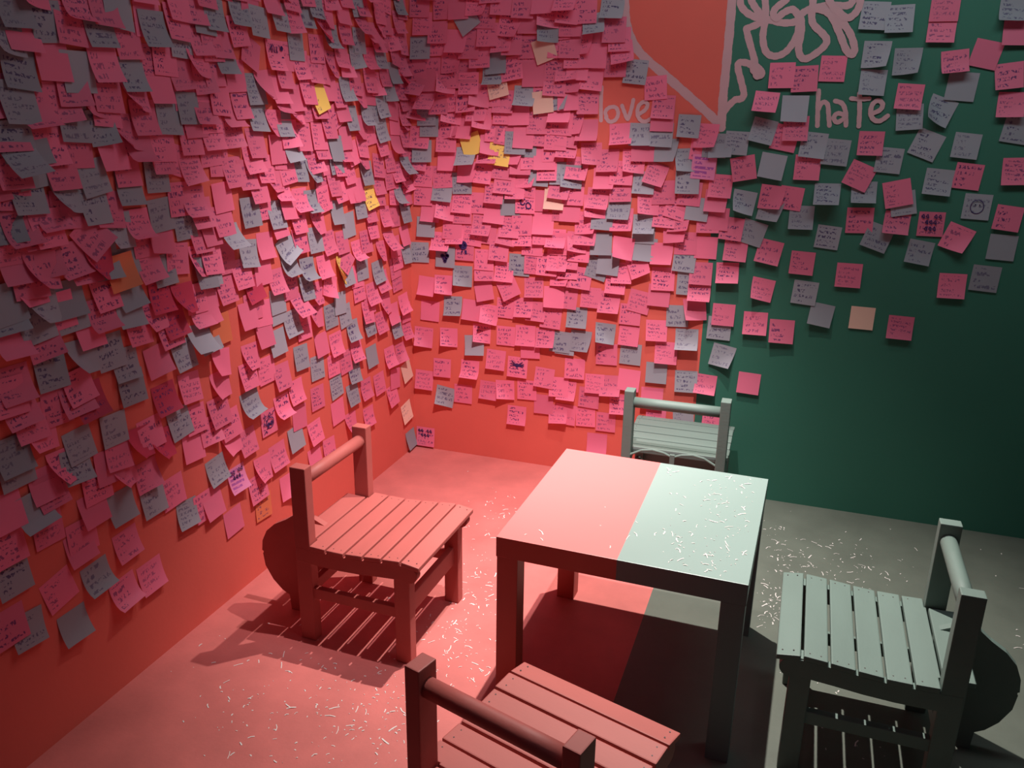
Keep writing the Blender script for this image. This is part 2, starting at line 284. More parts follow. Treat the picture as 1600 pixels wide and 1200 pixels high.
SCRAP_FLOOR = '''1515,-71 1485,-206 1468,-233 1435,-244 1469,-428 1481,-220 1470,-205 1455,-228 1487,-224 1497,-223 1482,-328 1488,-208 1487,-411 1577,-327 1486,-439 1454,-372 1533,-396 1499,-414 1376,-482 1446,-286 1507,-413 1471,-315 1495,-371 1556,-397 1504,-439 1482,-321 1520,-401 1482,-330 1497,-210 1524,-394 1423,-406 1454,-436 1401,-352 1526,-433 1398,-380 1506,-332 1561,-274 1507,-304 1555,-351 1472,-272 1567,-393 1528,-431 1554,-370 1486,-378 1614,-254 1500,-425 1550,-499 1454,-283 1538,-567 1579,-452 1518,-483 1524,-533 1490,-477 1531,-503 1554,-684 1622,-562 1416,-455 1502,-513 1413,-610 1596,-280 1475,-382 1540,-510 1654,-380 1580,-445 1636,-484 1614,-298 1522,-363 1622,-480 1516,-405 1562,-360 1484,-515 1678,-366 1498,-331 1461,-527 1584,-428 1555,-450 1539,-275 1509,-467 1488,-413 1487,-429 1584,-384 1529,-531 1575,-599 1421,-576 1508,-470 1585,-536 1595,-439 1628,-381 1530,-529 1512,-665 1596,-635 1533,-406 1740,-394 1683,-383 1723,-479 1676,-447 1681,-254 1676,-232 1737,-422 1740,-384 1855,-308 1746,-297 1604,-448 1593,-442 1724,-435 1727,-250 1760,-264 1715,-339 1720,-316 1665,-336 1562,-378 1635,-468 1843,-89 1741,-313 1647,-411 1698,-164 1709,-323 1743,-203 1774,-382 1640,-300 1725,-277 1864,-299 1651,-283 1718,-538 1715,-347 1770,-311 1913,-209 1504,-680 1499,-613 1525,-657 1486,-630 1474,-711 1510,-707 1515,-703 1490,-718 1500,-668 1506,-734 1492,-658 1507,-763 1483,-675 1488,-738 1450,-710 1512,-627 1521,-692 1477,-692 1453,-662 1525,-618 1527,-659 1509,-672 1438,-667 1489,-618 1460,-706 1469,-596 1475,-725 1480,-727 1520,-667 1460,-621 1489,-721 1495,-702 1479,-696 1477,-665 1456,-608 1475,-625 1469,-718 1492,-816 1506,-638 1505,-689 1468,-816 1456,-647 1503,-734 1521,-726 1456,-838 1456,-785 1521,-757 1481,-771 1504,-726 1500,-784 1543,-731 1461,-804 1474,-782 1489,-811 1466,-769 1415,-756 1522,-724 1462,-724 1499,-768 1454,-804 1491,-794 1471,-840 1494,-758 1469,-762 1505,-748 1512,-779 1519,-786 1478,-689 1492,-795 1489,-787 1597,-453 1546,-609 1669,-417 1499,-508 1811,-440 1570,-605 1807,-482 1736,-522 1710,-503 1564,-612 1673,-610 1423,-605 1763,-394 1700,-505 1717,-395 1634,-550 1794,-418 1659,-477 1772,-331 1500,-530 1524,-464 1659,-499 1531,-572 1452,-582 1467,-427 1724,-403 1559,-462 1703,-440 1646,-548 1568,-456 1592,-577 1757,-524 1646,-453 1748,-395 1742,-487 1571,-487 1636,-603 1945,-345 1654,-266 1674,-455 1817,-449 1805,-434 1852,-396 1867,-435 1811,-407 1862,-416 1373,-113 1393,-114 1411,-135 1430,-179 1411,-171 1420,-148 1377,-172 1402,-202 1637,-1027 1658,-1055 1645,-999 1657,-989 1643,-1008 1653,-1064 1591,-1028 1610,-1041 1519,-1031 1625,-1032 1722,-1152 1628,-1276 1883,-1166 1744,-1228 1620,-1207 1694,-1233 1727,-1082 1836,-1295 1694,-1242 1751,-1254 1564,-1389 1670,-1322 1736,-1157 1706,-1279 471,-386 449,-271 599,-419 553,-486 475,-411 629,-442 306,-164 504,-496 494,-391 527,-318 554,-455 555,-421 509,-448 538,-503 626,-294 407,-406 569,-471 552,-318 521,-507 502,-499 533,-460 577,-445 534,-306 537,-395 570,-485 489,-348 479,-388 536,-321 585,-400 473,-298 719,-1110 659,-1195 762,-1048 798,-1284 687,-900 668,-1015 541,-714 679,-942 677,-1014 700,-983 668,-1108 723,-972 747,-1043 723,-1211 689,-1162 677,-1094 580,-949 731,-1039 657,-979 625,-846 621,-1033 605,-960 667,-1018 741,-1221 773,-1157 651,-972 596,-1015 556,-996 779,-1202 677,-909 659,-927 707,-1007 818,-1294 812,-1270 668,-990 805,-1204 657,-1052 605,-1033 711,-1009 578,-862 729,-1120 714,-1054 704,-1246 667,-1017 596,-729 667,-1018 752,-1179 602,-783 672,-1063 618,-867 633,-1123 690,-1025 687,-1254 532,-1036 760,-981 627,-879 673,-844 694,-1046 674,-1151 580,-972 742,-1246 809,-1349 725,-1240 721,-1259 788,-1249 774,-1267 749,-1365 710,-1300 791,-1158 697,-1140 678,-1157 722,-1241 815,-1405 793,-1330 747,-1261 650,-1133 813,-1409 762,-1227 820,-1215 684,-1185 704,-1277 844,-1229 688,-1247 684,-1131 787,-1336 793,-1325 632,-1152 851,-1348 694,-1325 777,-1326 750,-1234 772,-1291 687,-1114 587,-1266 692,-1330 800,-1291 743,-1293 788,-1197 823,-1324 816,-1393 757,-1369 687,-1231 725,-1336 716,-1302 743,-1386 850,-1269 851,-1300 861,-1253 738,-1425 715,-1193 580,-1128 619,-1150 738,-1212 533,-1154 577,-1110 646,-1204 602,-1190 707,-1268 725,-1179 677,-1149 650,-1146 659,-1124 606,-1221 646,-1116 630,-1221 644,-1155 651,-1189 732,-1208 531,-1108 684,-1263 680,-1246 596,-1140 691,-1196 654,-1117 647,-1168 678,-1159 609,-1184 714,-1183 591,-1164 636,-1296 345,-1462 645,-1528 564,-1526 649,-1511 613,-1578 623,-1566 492,-1567 367,-1394 560,-1387 545,-1370 692,-1416 459,-1516 599,-1380 670,-1591 628,-1439 526,-1527 263,-1273 446,-1408 711,-1422 413,-1413 564,-1389 498,-1480 565,-1472 614,-1555 642,-1280 785,-1395 636,-1371 592,-1474 598,-1525 570,-1371 574,-1524 602,-1421 524,-1466 399,-1408 679,-1388 533,-1409 728,-1549 557,-1512 560,-1612 604,-1374 678,-1455 605,-1481 473,-1451 608,-1445 554,-1634 513,-1434 522,-1539 649,-1455 571,-1322 502,-1446 574,-1503 507,-1731 492,-1521 657,-1502 445,-1220 490,-1556 424,-1418 402,-1625 560,-1383 535,-1464 440,-1483 594,-1498 662,-1428 525,-1510 437,-1392 635,-1400 584,-1509 479,-1547 584,-1444 552,-1396 67,-1563 272,-1605 312,-1445 394,-1606 453,-1488 345,-1460 335,-1554 320,-1530 86,-1397 109,-1530 512,-1546 107,-1402 422,-1509 237,-1636 404,-1599 399,-1560 292,-1404 249,-1452 345,-1380 198,-1614 506,-1573 343,-1320 208,-1481 174,-1302 329,-1524 222,-1547 441,-1459 476,-1543 378,-1517 345,-1613 222,-1459 347,-1410 415,-1570 329,-1506 449,-1528 64,-1447 474,-1482 258,-1414 368,-1489 565,-1544 675,-1704 490,-1733 681,-1622 495,-1571 462,-1710 697,-1652 686,-1637 447,-1586 584,-1649 503,-1543 426,-1574 527,-1567 534,-1656 602,-1696 323,-1561 698,-1663 727,-1583 614,-1614 364,-1660 587,-1578 737,-1456 528,-1708 429,-1598 350,-1655 740,-1586 592,-1580 651,-1600 416,-1650 605,-1683 554,-1661 772,-1495 429,-1737 595,-1607 567,-1602 598,-1590 607,-1530 449,-1675 511,-1689 522,-1605 554,-1594 310,-1642 431,-1643 586,-1675 665,-1698 697,-1564 779,-1621 501,-1669 687,-1596 682,-1608 623,-1583 582,-1595 576,-1505 625,-1682 617,-1605 587,-1561 432,-1651 560,-1688 472,-1723 324,-1662 711,-1586 555,-1318 679,-1491 592,-1423 652,-1513 625,-1365 731,-1471 684,-1554 756,-1666 684,-1457 636,-1462 684,-1554 711,-1625 659,-1487 611,-1315 665,-1554 667,-1497 655,-1444 605,-1385 665,-1612 611,-1449 746,-1565 630,-1460 625,-1419 689,-1503 700,-1554 755,-1627 640,-1334 647,-1394 656,-1567 634,-1480 671,-1432 655,-1532 722,-1526 595,-1461 735,-1641 725,-1554 689,-1460 700,-1531 639,-1506 280,-1559 396,-1689 332,-1571 383,-1752 313,-1576 389,-1747 316,-1685 478,-1587 235,-1583 334,-1772 222,-1570 236,-1680 313,-1580 323,-1601 352,-1683 318,-1608 314,-1695 218,-1700 387,-1714 285,-1642 266,-1596 305,-1689 257,-1568 144,-1496 323,-1594 567,-615 643,-853 580,-559 644,-751 619,-866 593,-748 607,-829 613,-761 554,-724 701,-955 693,-978 556,-618 589,-629 691,-928 604,-778 726,-786 672,-892 612,-775 484,-379 614,-600 611,-878 547,-591 562,-607 501,-559 612,-855 642,-829 653,-767 580,-755 685,-768 628,-768 609,-954 563,-858 493,-739 633,-1002 599,-886 600,-994 471,-594 631,-973 528,-662 601,-1021 479,-770 472,-710 515,-860 626,-950 559,-819 642,-960 479,-582 496,-672 597,-916 563,-925 2197,-356 2175,-142 2031,-152 2068,-505 2132,-303 1948,-441 1893,-338 1951,-612 2115,-135 1994,-588 1961,-485 2085,-867 2130,-637 2119,-698 2137,-676 2171,-659 2134,-604 534,-1124 573,-1194 429,-1074 622,-1060 502,-1245 488,-846 1329,-620 1344,-589 1355,-580'''
SCRAP_TABLE = '''1316,-993 1337,-1037 1400,-948 1330,-1105 1346,-1053 1300,-969 1326,-993 1309,-988 1384,-1049 1344,-1023 1388,-869 1243,-1132 1349,-896 1242,-1037 1241,-1082 1289,-1017 1322,-1062 1256,-960 1366,-1069 1298,-1033 1329,-876 1334,-1089 1329,-1017 1384,-899 1295,-945 1269,-928 1287,-1070 1379,-856 1300,-909 1221,-1024 1333,-944 1286,-914 1317,-934 1338,-876 1324,-1266 1408,-1274 1310,-1176 1152,-1290 1081,-1257 1260,-1165 1316,-1232 1258,-1248 1156,-1210 1238,-1326 1165,-1269 1363,-1207 1361,-1159 1343,-1287 1322,-1343 1359,-1319 1373,-1362 1339,-1212 1351,-1125 1233,-1199 1333,-1294 1364,-1240 1232,-1114 1336,-1234 1343,-1327 1285,-1226 1124,-1346 1291,-1180 1324,-1142 1370,-1280 1368,-1260 1303,-1291 1280,-1216 1069,-1161 1266,-1246 1343,-1138 1206,-1029 1329,-1230 1335,-1374 1361,-1170 1399,-1114 1334,-1114 1381,-1156 1309,-1083 1289,-1039 1298,-1002 1346,-1053 1315,-1025 1374,-959 1347,-1031 1387,-984 1392,-1102 1374,-1197 1359,-944 1384,-1081 1370,-1098 1387,-1040 1321,-953 1398,-1140 1291,-1023 1405,-1165 1307,-1053 1402,-1003 1344,-1024 1313,-1100 1370,-912 1383,-1181 1386,-1164 1359,-1215 1354,-1265 1342,-1004 1326,-1045 1327,-1312 1341,-1367 1391,-1304 1405,-1268 1300,-1301 1373,-1253 1286,-1359 1390,-1323 1278,-1346 1268,-1308 1277,-1292 1370,-1299 1375,-1295 1344,-1347 1294,-1265 1294,-1323 1343,-1334 1352,-1356 1366,-1382 1382,-1330 1341,-1303 1303,-1381 1401,-1266 1350,-1343 1329,-1307 1230,-1163 1258,-1262 1339,-1305 1251,-1282 1331,-1347 1268,-1269 1211,-1278 1250,-1237 1306,-1140 1262,-1303 1291,-1366 1208,-1252 1267,-1285 1243,-1238 1290,-1202 1256,-1365 1327,-1306 1225,-1239 1221,-1222 1260,-1354 1415,-859 1384,-893 1372,-926 1197,-891 1179,-904 1177,-889 1188,-917 1177,-879 1204,-883 1184,-878 1198,-862 973,-1367 962,-1336 933,-1359'''
NOTES = [
('L','f','''-178,122,5 -174,137,5 -162,157,1 -150,114,-7 -135,106,-9 -132,161,0 -126,123,-15 -111,162,-1 -106,151,0 -104,134,1 -104,165,-3 -98,165,0 -92,166,-1 -84,113,-4 -83,163,-3 -78,149,1 -78,167,0 -75,134,6 -74,138,3 -74,165,-2 -68,125,4 -67,135,4 -66,167,5 -62,113,-2 -60,119,3 -58,146,-10 -58,170,-1 -52,110,6 -50,139,3 -52,167,1 -51,171,5 -48,135,2 -43,121,11 -43,169,1 -40,109,-2 -34,174,2 -30,171,5 -28,159,2 -24,143,-2 -23,157,1 -23,174,-6 -16,117,0 -16,163,2 -15,170,-8 -11,113,1 -10,153,-8 -11,158,4 -10,175,-4 -7,110,-2 -3,109,5 -3,121,-2 -2,162,7 2,131,8 0,138,4 2,147,4 2,169,1'''),
('L','p','''-165,149,-2 -153,151,-4 -159,144,-1 -146,144,1 -138,149,3 -131,145,0 -131,154,-2 -122,154,-2 -114,151,2 -122,143,5 -130,140,1 -146,138,-3 -165,135,5 -158,136,1 -147,135,-5 -136,133,0 -142,130,-3 -131,127,-2 -121,128,-1 -156,127,-2 -163,128,2 -115,158,0 -121,158,-2 -147,126,1 -114,142,2 -121,138,-5 -139,127,-1 -127,146,-3 -116,146,-1 -150,137,-4 -172,131,0 -167,131,0 -138,138,-1 -115,135,-3 -151,155,-1 -141,128,-3 -144,155,-4 -119,132,1 -155,139,-3 -99,154,7 -110,150,2 -110,144,3 -101,143,3 -94,149,-25 -83,149,-2 -73,159,0 -70,147,4 -79,144,-1 -61,152,1 -55,162,0 -57,158,2 -45,164,-1 -33,167,0 -34,161,1 -44,158,0 -21,162,-3 -7,164,3 -53,148,-4 -47,151,-4 -44,148,-4 -29,151,3 -29,144,-1 -39,143,-3 -63,146,-3 -18,146,1 -2,150,-3 -109,137,-4 -100,136,2 -81,137,-4 -82,140,-1 -62,136,0 -55,141,-1 -68,140,0 -36,139,4 -29,140,-2 -8,142,-4 -12,135,-6 -3,133,-1 -105,129,-1 -113,129,1 -95,126,-1 -86,131,-1 -72,127,-2 -63,127,-2 -57,130,0 -79,128,-1 -37,129,0 -30,127,6 -47,126,1 -36,123,-5 -22,123,5 -11,123,1 -4,125,-3 -114,125,3 -85,124,0 -62,124,-2 -48,122,-2 -11,130,-3 -52,133,25 -21,166,0 -17,158,3 -2,157,-1 -1,142,1 -89,141,6 -93,160,-4 -113,133,1 -161,123,0 -173,120,-5 -143,122,-1 -132,124,-2 -122,121,5 -122,113,-2 -127,114,-1 -120,110,-1 -121,104,-1 -122,98,-3 -169,112,1 -173,113,3 -167,112,2 -161,115,-3 -142,110,0 -175,106,-2 -168,106,-2 -170,104,-5 -162,105,6 -173,101,3 -173,103,-3 -154,96,3 -140,100,4 -130,100,-7 -125,89,-2 -176,110,-1 -165,115,2 -140,106,0 -159,103,-1 -156,109,35 -173,124,0 -111,122,-3 -106,119,2 -97,122,2 -92,119,-2 -100,118,-1 -81,118,5 -88,116,5 -66,120,3 -96,114,1 -111,113,3 -112,107,0 -94,109,0 -82,108,-3 -75,109,0 -77,103,0 -62,108,8 -56,112,-1 -66,101,4 -46,115,4 -44,109,-1 -36,119,4 -25,116,-7 -25,110,0 -17,111,3 -14,105,-7 -25,106,-3 -4,104,3 -32,101,-1 -21,98,-3 -31,95,-1 -13,97,-2 -6,89,2 -117,105,1 -112,97,-1 -94,98,-2 -77,97,0 -60,94,4 -52,93,1 -42,89,2 -36,91,0 -25,86,-4 -19,89,-2 -14,86,2 -64,87,0 -43,80,-3 -118,98,-5 -96,91,0 -90,87,-1 -83,84,-1 -69,79,-1 -42,75,1 -33,72,1 -25,75,3 -13,73,3 -14,78,4 -113,89,2 -120,89,-1 -102,82,0 -80,78,1 -35,69,-1 -23,66,2 -8,63,3 -51,87,40 -52,118,-2 -83,122,-5 -61,80,-25 -87,103,4 -106,92,0 -12,81,2 -176,97,3 -179,92,-3 -172,90,4 -160,89,0 -146,86,-2 -156,92,1 -140,88,3 -124,85,-1 -136,83,3 -141,77,6 -180,83,-1 -182,81,-3 -171,75,-3 -131,67,-4 -130,58,-2 -178,74,-2 -176,71,-4 -146,60,2 -157,59,-8 -132,51,-4 -165,78,6 -180,78,3 -167,95,2 -166,76,1 -105,80,-1 -97,79,-5 -77,70,-1 -70,72,-4 -37,66,-5 -27,60,1 -17,61,0 -6,59,-2 -6,52,-3 -105,68,-2 -98,73,-1 -107,63,-1 -98,62,0 -91,58,-1 -84,51,1 -68,62,2 -59,60,1 -46,54,-2 -61,53,-2 -53,52,1 -21,45,-1 -12,44,0 -17,35,-7 -118,70,-8 -119,64,1 -121,57,1 -117,52,4 -117,47,2 -110,44,1 -92,49,0 -83,42,-4 -75,34,3 -72,45,-2 -60,36,2 -40,38,1 -30,37,1 -20,29,3 -39,27,-1 -52,29,-1 -67,25,-3 -125,53,-1 -121,85,5 -99,46,-1 -176,58,2 -177,60,-1 -164,54,-1 -156,54,2 -149,50,3 -141,42,3 -166,49,1 -178,50,-1 -170,44,-1 -171,42,3 -158,36,4 -187,58,-1 -188,51,-1 -161,25,4 -178,35,12 -152,24,2 -130,33,2 -160,57,-4 -191,34,-1 -172,62,-2 -96,34,2 -104,33,-2 -107,28,2 -92,22,-1 -119,23,4 -127,32,2 -76,25,1'''),
('L','b','''-159,151,4 -146,151,2 -140,155,-6 -130,152,1 -121,150,-3 -138,142,0 -153,142,0 -167,142,-6 -169,148,-1 -169,136,-1 -171,129,3 -156,132,-4 -149,131,2 -128,133,-3 -121,135,-1 -112,156,-3 -167,128,4 -166,153,2 -108,157,-1 -98,159,-3 -90,157,-3 -80,159,0 -66,161,1 -61,164,-2 -72,152,0 -53,156,2 -35,156,1 -38,151,3 -21,152,1 -11,147,1 -36,167,5 -6,170,2 -105,147,0 -93,140,2 -93,133,-3 -81,131,-1 -45,141,2 -43,132,2 -21,136,5 -32,133,0 -15,141,-4 -22,128,6 -78,124,3 -54,123,-3 -25,134,4 -171,126,6 -168,124,6 -170,119,-2 -161,118,-3 -153,121,8 -143,118,-3 -134,120,-2 -154,115,0 -148,109,1 -134,111,3 -126,108,1 -153,103,-3 -147,101,2 -135,98,1 -147,95,6 -164,97,0 -121,95,-4 -176,114,-3 -179,99,4 -171,97,-2 -74,118,-4 -67,117,5 -54,119,2 -34,114,0 -5,115,-1 -100,108,0 -88,106,-1 -69,108,-1 -54,103,-3 -47,98,4 -39,103,0 -6,98,0 -110,103,0 -102,97,-7 -84,96,25 -83,91,2 -74,88,-1 -68,96,-1 -39,82,0 -5,82,-3 -28,79,3 -119,95,-2 -75,82,-3 -55,73,-3 -90,81,0 -50,82,2 -10,105,-2 -173,94,5 -164,94,2 -148,91,-4 -179,97,0 -171,83,-2 -163,84,-2 -151,79,-2 -155,83,0 -150,73,-1 -132,76,3 -126,79,-4 -157,65,-1 -136,59,6 -183,69,0 -167,65,4 -122,78,4 -90,78,2 -92,69,2 -84,73,2 -80,61,-3 -61,70,1 -52,68,5 -48,62,-2 -36,61,0 -15,55,-2 -35,49,1 -71,55,-3 -60,45,5 -50,39,-1 -48,47,-5 -107,55,5 -86,36,3 -183,66,1 -169,61,-5 -181,56,4 -158,46,1 -148,43,1 -137,34,-4 -188,44,0 -168,33,4 -187,31,-5 -176,25,1 -124,41,6 -5,5,2'''),
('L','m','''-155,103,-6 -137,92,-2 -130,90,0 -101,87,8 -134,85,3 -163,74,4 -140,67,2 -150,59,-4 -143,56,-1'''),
('L','g','''-116,35,4'''),
('L','o','''-149,100,4 -117,79,2 -105,21,-4'''),
('L','w','''-7,35,10 -8,18,8'''),
('L','y','''-62,138,15 -32,106,8 -54,84,-25'''),
('B','f','''2,135,-3 3,143,-8 2,149,9 10,175,-4 17,129,8 18,134,-5 26,175,-6 33,174,2 37,158,3 61,174,-1'''),
('B','p','''6,170,-2 15,169,2 21,169,2 7,164,0 13,157,2 20,158,-3 13,161,1 31,166,-3 40,163,-10 32,160,1 47,164,-1 45,169,-2 52,170,0 58,162,5 54,166,-3 37,170,-2 25,160,3 25,156,-1 29,153,4 24,148,1 18,151,0 8,145,1 17,146,4 16,144,2 10,149,1 25,144,1 29,140,-4 8,138,-2 20,138,4 13,137,2 47,156,1 41,157,2 47,153,-1 49,147,1 41,149,10 58,156,-2 57,149,1 57,144,-2 38,138,-1 28,135,1 38,134,-1 44,134,2 53,142,1 59,135,1 33,140,3 24,138,5 56,168,-4 28,170,-4 22,129,-3 5,125,-2 35,128,0 30,132,1 39,127,-7 33,123,0 16,124,1 16,117,0 32,120,1 55,132,1 60,131,-3 51,131,1 46,126,-1 53,127,-2 45,117,1 49,119,4 42,120,-4 38,115,-4 30,113,-4 14,111,5 6,111,-1 6,104,0 22,102,-2 9,98,-2 15,99,-5 28,102,0 22,98,1 47,109,-5 39,110,-3 35,106,-2 47,112,0 52,104,1 47,103,3 54,119,3 57,122,3 55,115,3 30,94,-3 41,94,-1 46,95,3 54,96,1 18,92,0 60,109,-5 2,117,-5 43,108,2 61,101,1 58,126,-1 24,113,-1 35,99,-4 13,87,-1 19,90,2 26,90,-4 32,91,-2 40,91,-8 46,91,3 54,92,1 59,91,0 23,84,-1 31,77,5 37,85,-2 31,81,0 39,77,-1 41,71,30 56,81,-1 60,83,0 51,81,0 51,72,4 7,69,-4 14,70,1 31,69,15 8,59,-2 26,61,-3 33,60,-6 47,64,2 52,63,-2 40,63,-2 59,69,1 58,61,-3 30,52,0 40,52,0 48,53,2 56,53,3 5,48,-2 16,49,2 61,77,0 61,89,0 50,88,-1 13,36,1 25,37,-1 36,42,-2 45,40,-3 5,30,-1 22,26,0 33,29,-2 49,31,2 40,30,4 56,37,-4 62,34,2 45,20,0 56,26,1 62,23,6 50,48,3 5,5,1 60,170,0 61,167,-5 67,167,2 66,157,-2 62,163,0 62,156,0 64,153,2 69,158,5 77,161,2 79,158,3 71,153,-1 78,150,1 80,154,12 69,138,2 70,146,-4 92,143,5 95,137,-2 63,145,-3 62,139,4 61,149,5 65,149,-2 64,131,0 62,127,-5 62,123,-2 81,128,5 69,129,2 89,123,2 71,121,3 77,119,2 86,119,-1 66,116,-4 76,113,1 94,115,-15 74,106,-3 65,107,0 82,109,4 73,103,1 92,105,0 64,101,0 70,97,2 83,99,2 106,109,-3 102,104,-15 95,133,0 103,100,4 113,100,2 110,128,-2 115,107,-2 109,124,-5 98,101,-2 97,109,4 82,115,0 67,90,-1 70,93,0 68,87,-1 64,84,-2 64,80,1 66,77,-3 69,77,-4 84,89,-5 84,80,2 90,83,25 82,76,-4 98,88,1 99,79,2 106,92,2 113,91,0 88,65,-1 91,70,-10 80,69,0 73,70,-1 64,69,-3 98,60,3 88,57,-2 111,69,8 102,96,4 112,76,1 98,73,-1 112,82,1 80,49,2 102,52,1 68,42,1 82,37,4 76,37,2 89,40,-2 74,31,-2 73,23,3 81,22,1 78,13,2 65,33,0 65,23,-2 98,34,1 86,30,4 100,28,1 117,42,-3 121,29,-1 132,147,1 139,146,3 147,149,-1 128,139,-5 176,166,0 176,160,-1 196,159,0 181,151,7 189,153,-12 196,147,8 170,141,-3 198,139,0 135,128,-10 138,131,1 143,119,0 123,118,12 116,112,-2 133,109,-5 139,109,-6 159,117,-22 121,98,-5 116,101,-1 161,103,2 161,127,0 190,118,-5 203,120,3 171,112,14 172,103,-3 182,103,2 203,106,-6 123,91,-2 134,91,-10 145,88,-2 160,85,0 121,83,3 133,78,-8 190,99,-20 191,84,1 121,68,0 132,66,1 141,64,1 178,69,-3 132,44,-7'''),
('B','b','''24,165,35 6,156,2 35,151,5 34,147,2 54,161,2 46,140,-2 58,139,2 8,133,2 9,129,1 6,120,3 24,119,4 43,124,0 47,123,-1 14,106,-3 22,109,3 41,102,4 52,113,-2 60,114,1 7,92,0 4,82,2 15,81,-3 22,74,1 18,62,3 45,80,-1 27,47,5 62,52,-2 14,24,-8 76,168,-2 70,163,8 85,148,-5 97,123,-2 95,128,-1 88,128,0 64,113,0 90,112,-1 104,131,-2 105,113,2 104,120,4 82,103,-1 76,99,-1 91,98,3 109,104,-4 113,125,-1 76,90,3 79,83,-3 75,81,-15 92,89,-2 106,86,-3 108,78,0 68,62,0 79,57,-2 70,53,-1 105,66,3 109,58,3 91,95,0 64,51,-3 89,50,-1 99,44,1 110,42,3 110,29,5 137,137,0 157,164,-3 164,163,2 159,153,-1 159,145,-2 168,151,1 184,144,-4 194,165,-1 171,135,5 179,137,-20 120,126,-2 128,130,-12 115,125,2 132,119,-8 144,126,-5 151,124,-4 124,107,-8 150,111,1 161,112,2 133,105,-10 143,103,1 128,97,-15 167,122,-4 177,127,-20 188,127,-5 182,116,-4 201,132,-8 173,109,12 194,109,-6 152,97,-5 167,98,-18 180,94,-8 203,97,-2 147,78,-4 153,71,-8 120,63,-1 122,53,-10 200,87,-3'''),
('B','g','''110,118,-8'''),
('B','w','''53,155,20 36,143,15 53,138,8 58,105,-1 166,71,-2'''),
('B','y','''26,123,20 37,120,-6'''),
]
SPECIAL_FIX = [
 ('B','p',0.447,0.408,1,'pink note with a many-legged blue ink creature low on the red back wall','spider'),
 ('B','b',0.148,0.815,0,'pale grey-blue note with a dark round-eared ink shape near the corner','ears'),
 ('B','p',0.220,0.847,0,'pink note topped by one solid dark ink disc on the red back wall','round'),
 ('B','p',0.466,1.027,0,'pink note with two little dark-haired heads drawn on it','hair'),
 ('B','p',0.817,0.761,3,'pink note with a large inked face on the red back wall','face'),
 ('L','p',-0.994,0.456,0,'pink note with a purple ink creature and loopy letters, on the side wall','critter'),
 ('L','p',-0.827,1.498,3,'pink note bearing two small dark hearts near the top of the side wall','hearts'),
 ('L','g',-1.156,0.350,4,'pink note packed with bold purple writing above the side-wall chair','letters'),
 ('B','p',1.819,1.030,0,'pink note with bold blue writing on the green back wall','letters'),
 ('B','b',1.939,1.092,0,'grey-blue note with a faint smiling face on the green wall','smile'),
 ('B','p',0.037,0.044,1,'pink note with purple writing standing on the floor edge beside the corner','letters'),
 ('B','p',1.323,0.436,1,'lowest pink note on the green wall, hanging alone beside the far chair',''),
 ('B','w',1.659,0.707,0,'peach-coloured note hanging low on the green back wall',''),
 ('B','p',1.787,0.691,3,'creased pink note, the lowest on the wide bare stretch of green wall',''),
 ('B','g',1.102,1.180,0,'magenta note covered in dense columns of writing, under the painted heart',''),
 ('B','y',0.262,1.229,1,'tilted yellow note, first of two on the red back wall',''),
 ('B','y',0.368,1.199,1,'upright yellow note, lower of two on the red back wall',''),
 ('L','y',-0.623,1.379,2,'small yellow note hanging like a diamond high on the side wall',''),
 ('L','y',-0.320,1.058,3,'narrow yellow note midway up the side wall near the corner',''),
 ('L','y',-0.540,0.844,9,'bright yellow note with its lower corner kicked out, on the side wall',''),
]
# drawings on single notes (flat ink, a hair above the sheet), as parts of their note
def ink(o, name, paths, width, mat=None):
    bm = bmesh.new()
    for k, pts in enumerate(paths):
        q = [Vector((a, b, 0)) for a, b in pts]; q = smooth_path(q, 4) if len(q) > 2 else q
        Lp = []; Rp = []
        for i, p in enumerate(q):
            t = (q[min(i + 1, len(q) - 1)] - q[max(i - 1, 0)]).normalized(); nn = Vector((-t.y, t.x, 0)) * width / 2
            Lp.append(bm.verts.new(p + nn + Vector((0, 0, .0045 + .0001 * k)))); Rp.append(bm.verts.new(p - nn + Vector((0, 0, .0045 + .0001 * k))))
        for i in range(len(q) - 1): bm.faces.new((Rp[i], Rp[i + 1], Lp[i + 1], Lp[i]))
    return link_mesh(name, bm, mat or M_ink, o)
def blob(cx, cy, rx, ry=None, n=14):
    ry = ry or rx
    return [(cx + rx * math.cos(a * 2 * math.pi / n) * k, cy + ry * math.sin(a * 2 * math.pi / n) * k) for k in (.35, .8) for a in range(n + 1)]
def d_spider(o):
    ink(o, 'ink_drawing', [blob(-.002, .006, .008)] + [[(-.002, .006), (-.002 + r * math.cos(a), .006 + r * math.sin(a))] for a, r in ((.6, .026), (.25, .028), (0, .027), (-.25, .025), (2.5, .026), (2.9, .025), (3.3, .026), (-1.5, .036))] + [blob(.024, -.026, .003), blob(.031, -.026, .003)], .0032)
def d_ears(o): ink(o, 'ink_drawing', [blob(0, -.004, .009), blob(-.010, .004, .006), blob(.009, .006, .006), [(.002, .012), (.004, .024)], blob(0, -.014, .005)], .006)
def d_round(o): ink(o, 'ink_drawing', [blob(-.006, .020, .015), [(.004, .002), (.006, -.012)], [(-.012, -.002), (-.008, -.006)]], .009)
def d_hair(o): ink(o, 'ink_drawing', [[(-.016, .010), (-.009, .018), (.001, .013)], [(.004, -.004), (.013, .003), (.024, -.008)], [(-.016, .010), (-.015, -.002), (-.006, -.006), (.001, .002)], [(.004, -.006), (.008, -.018), (.020, -.018), (.024, -.008)]], .0045)
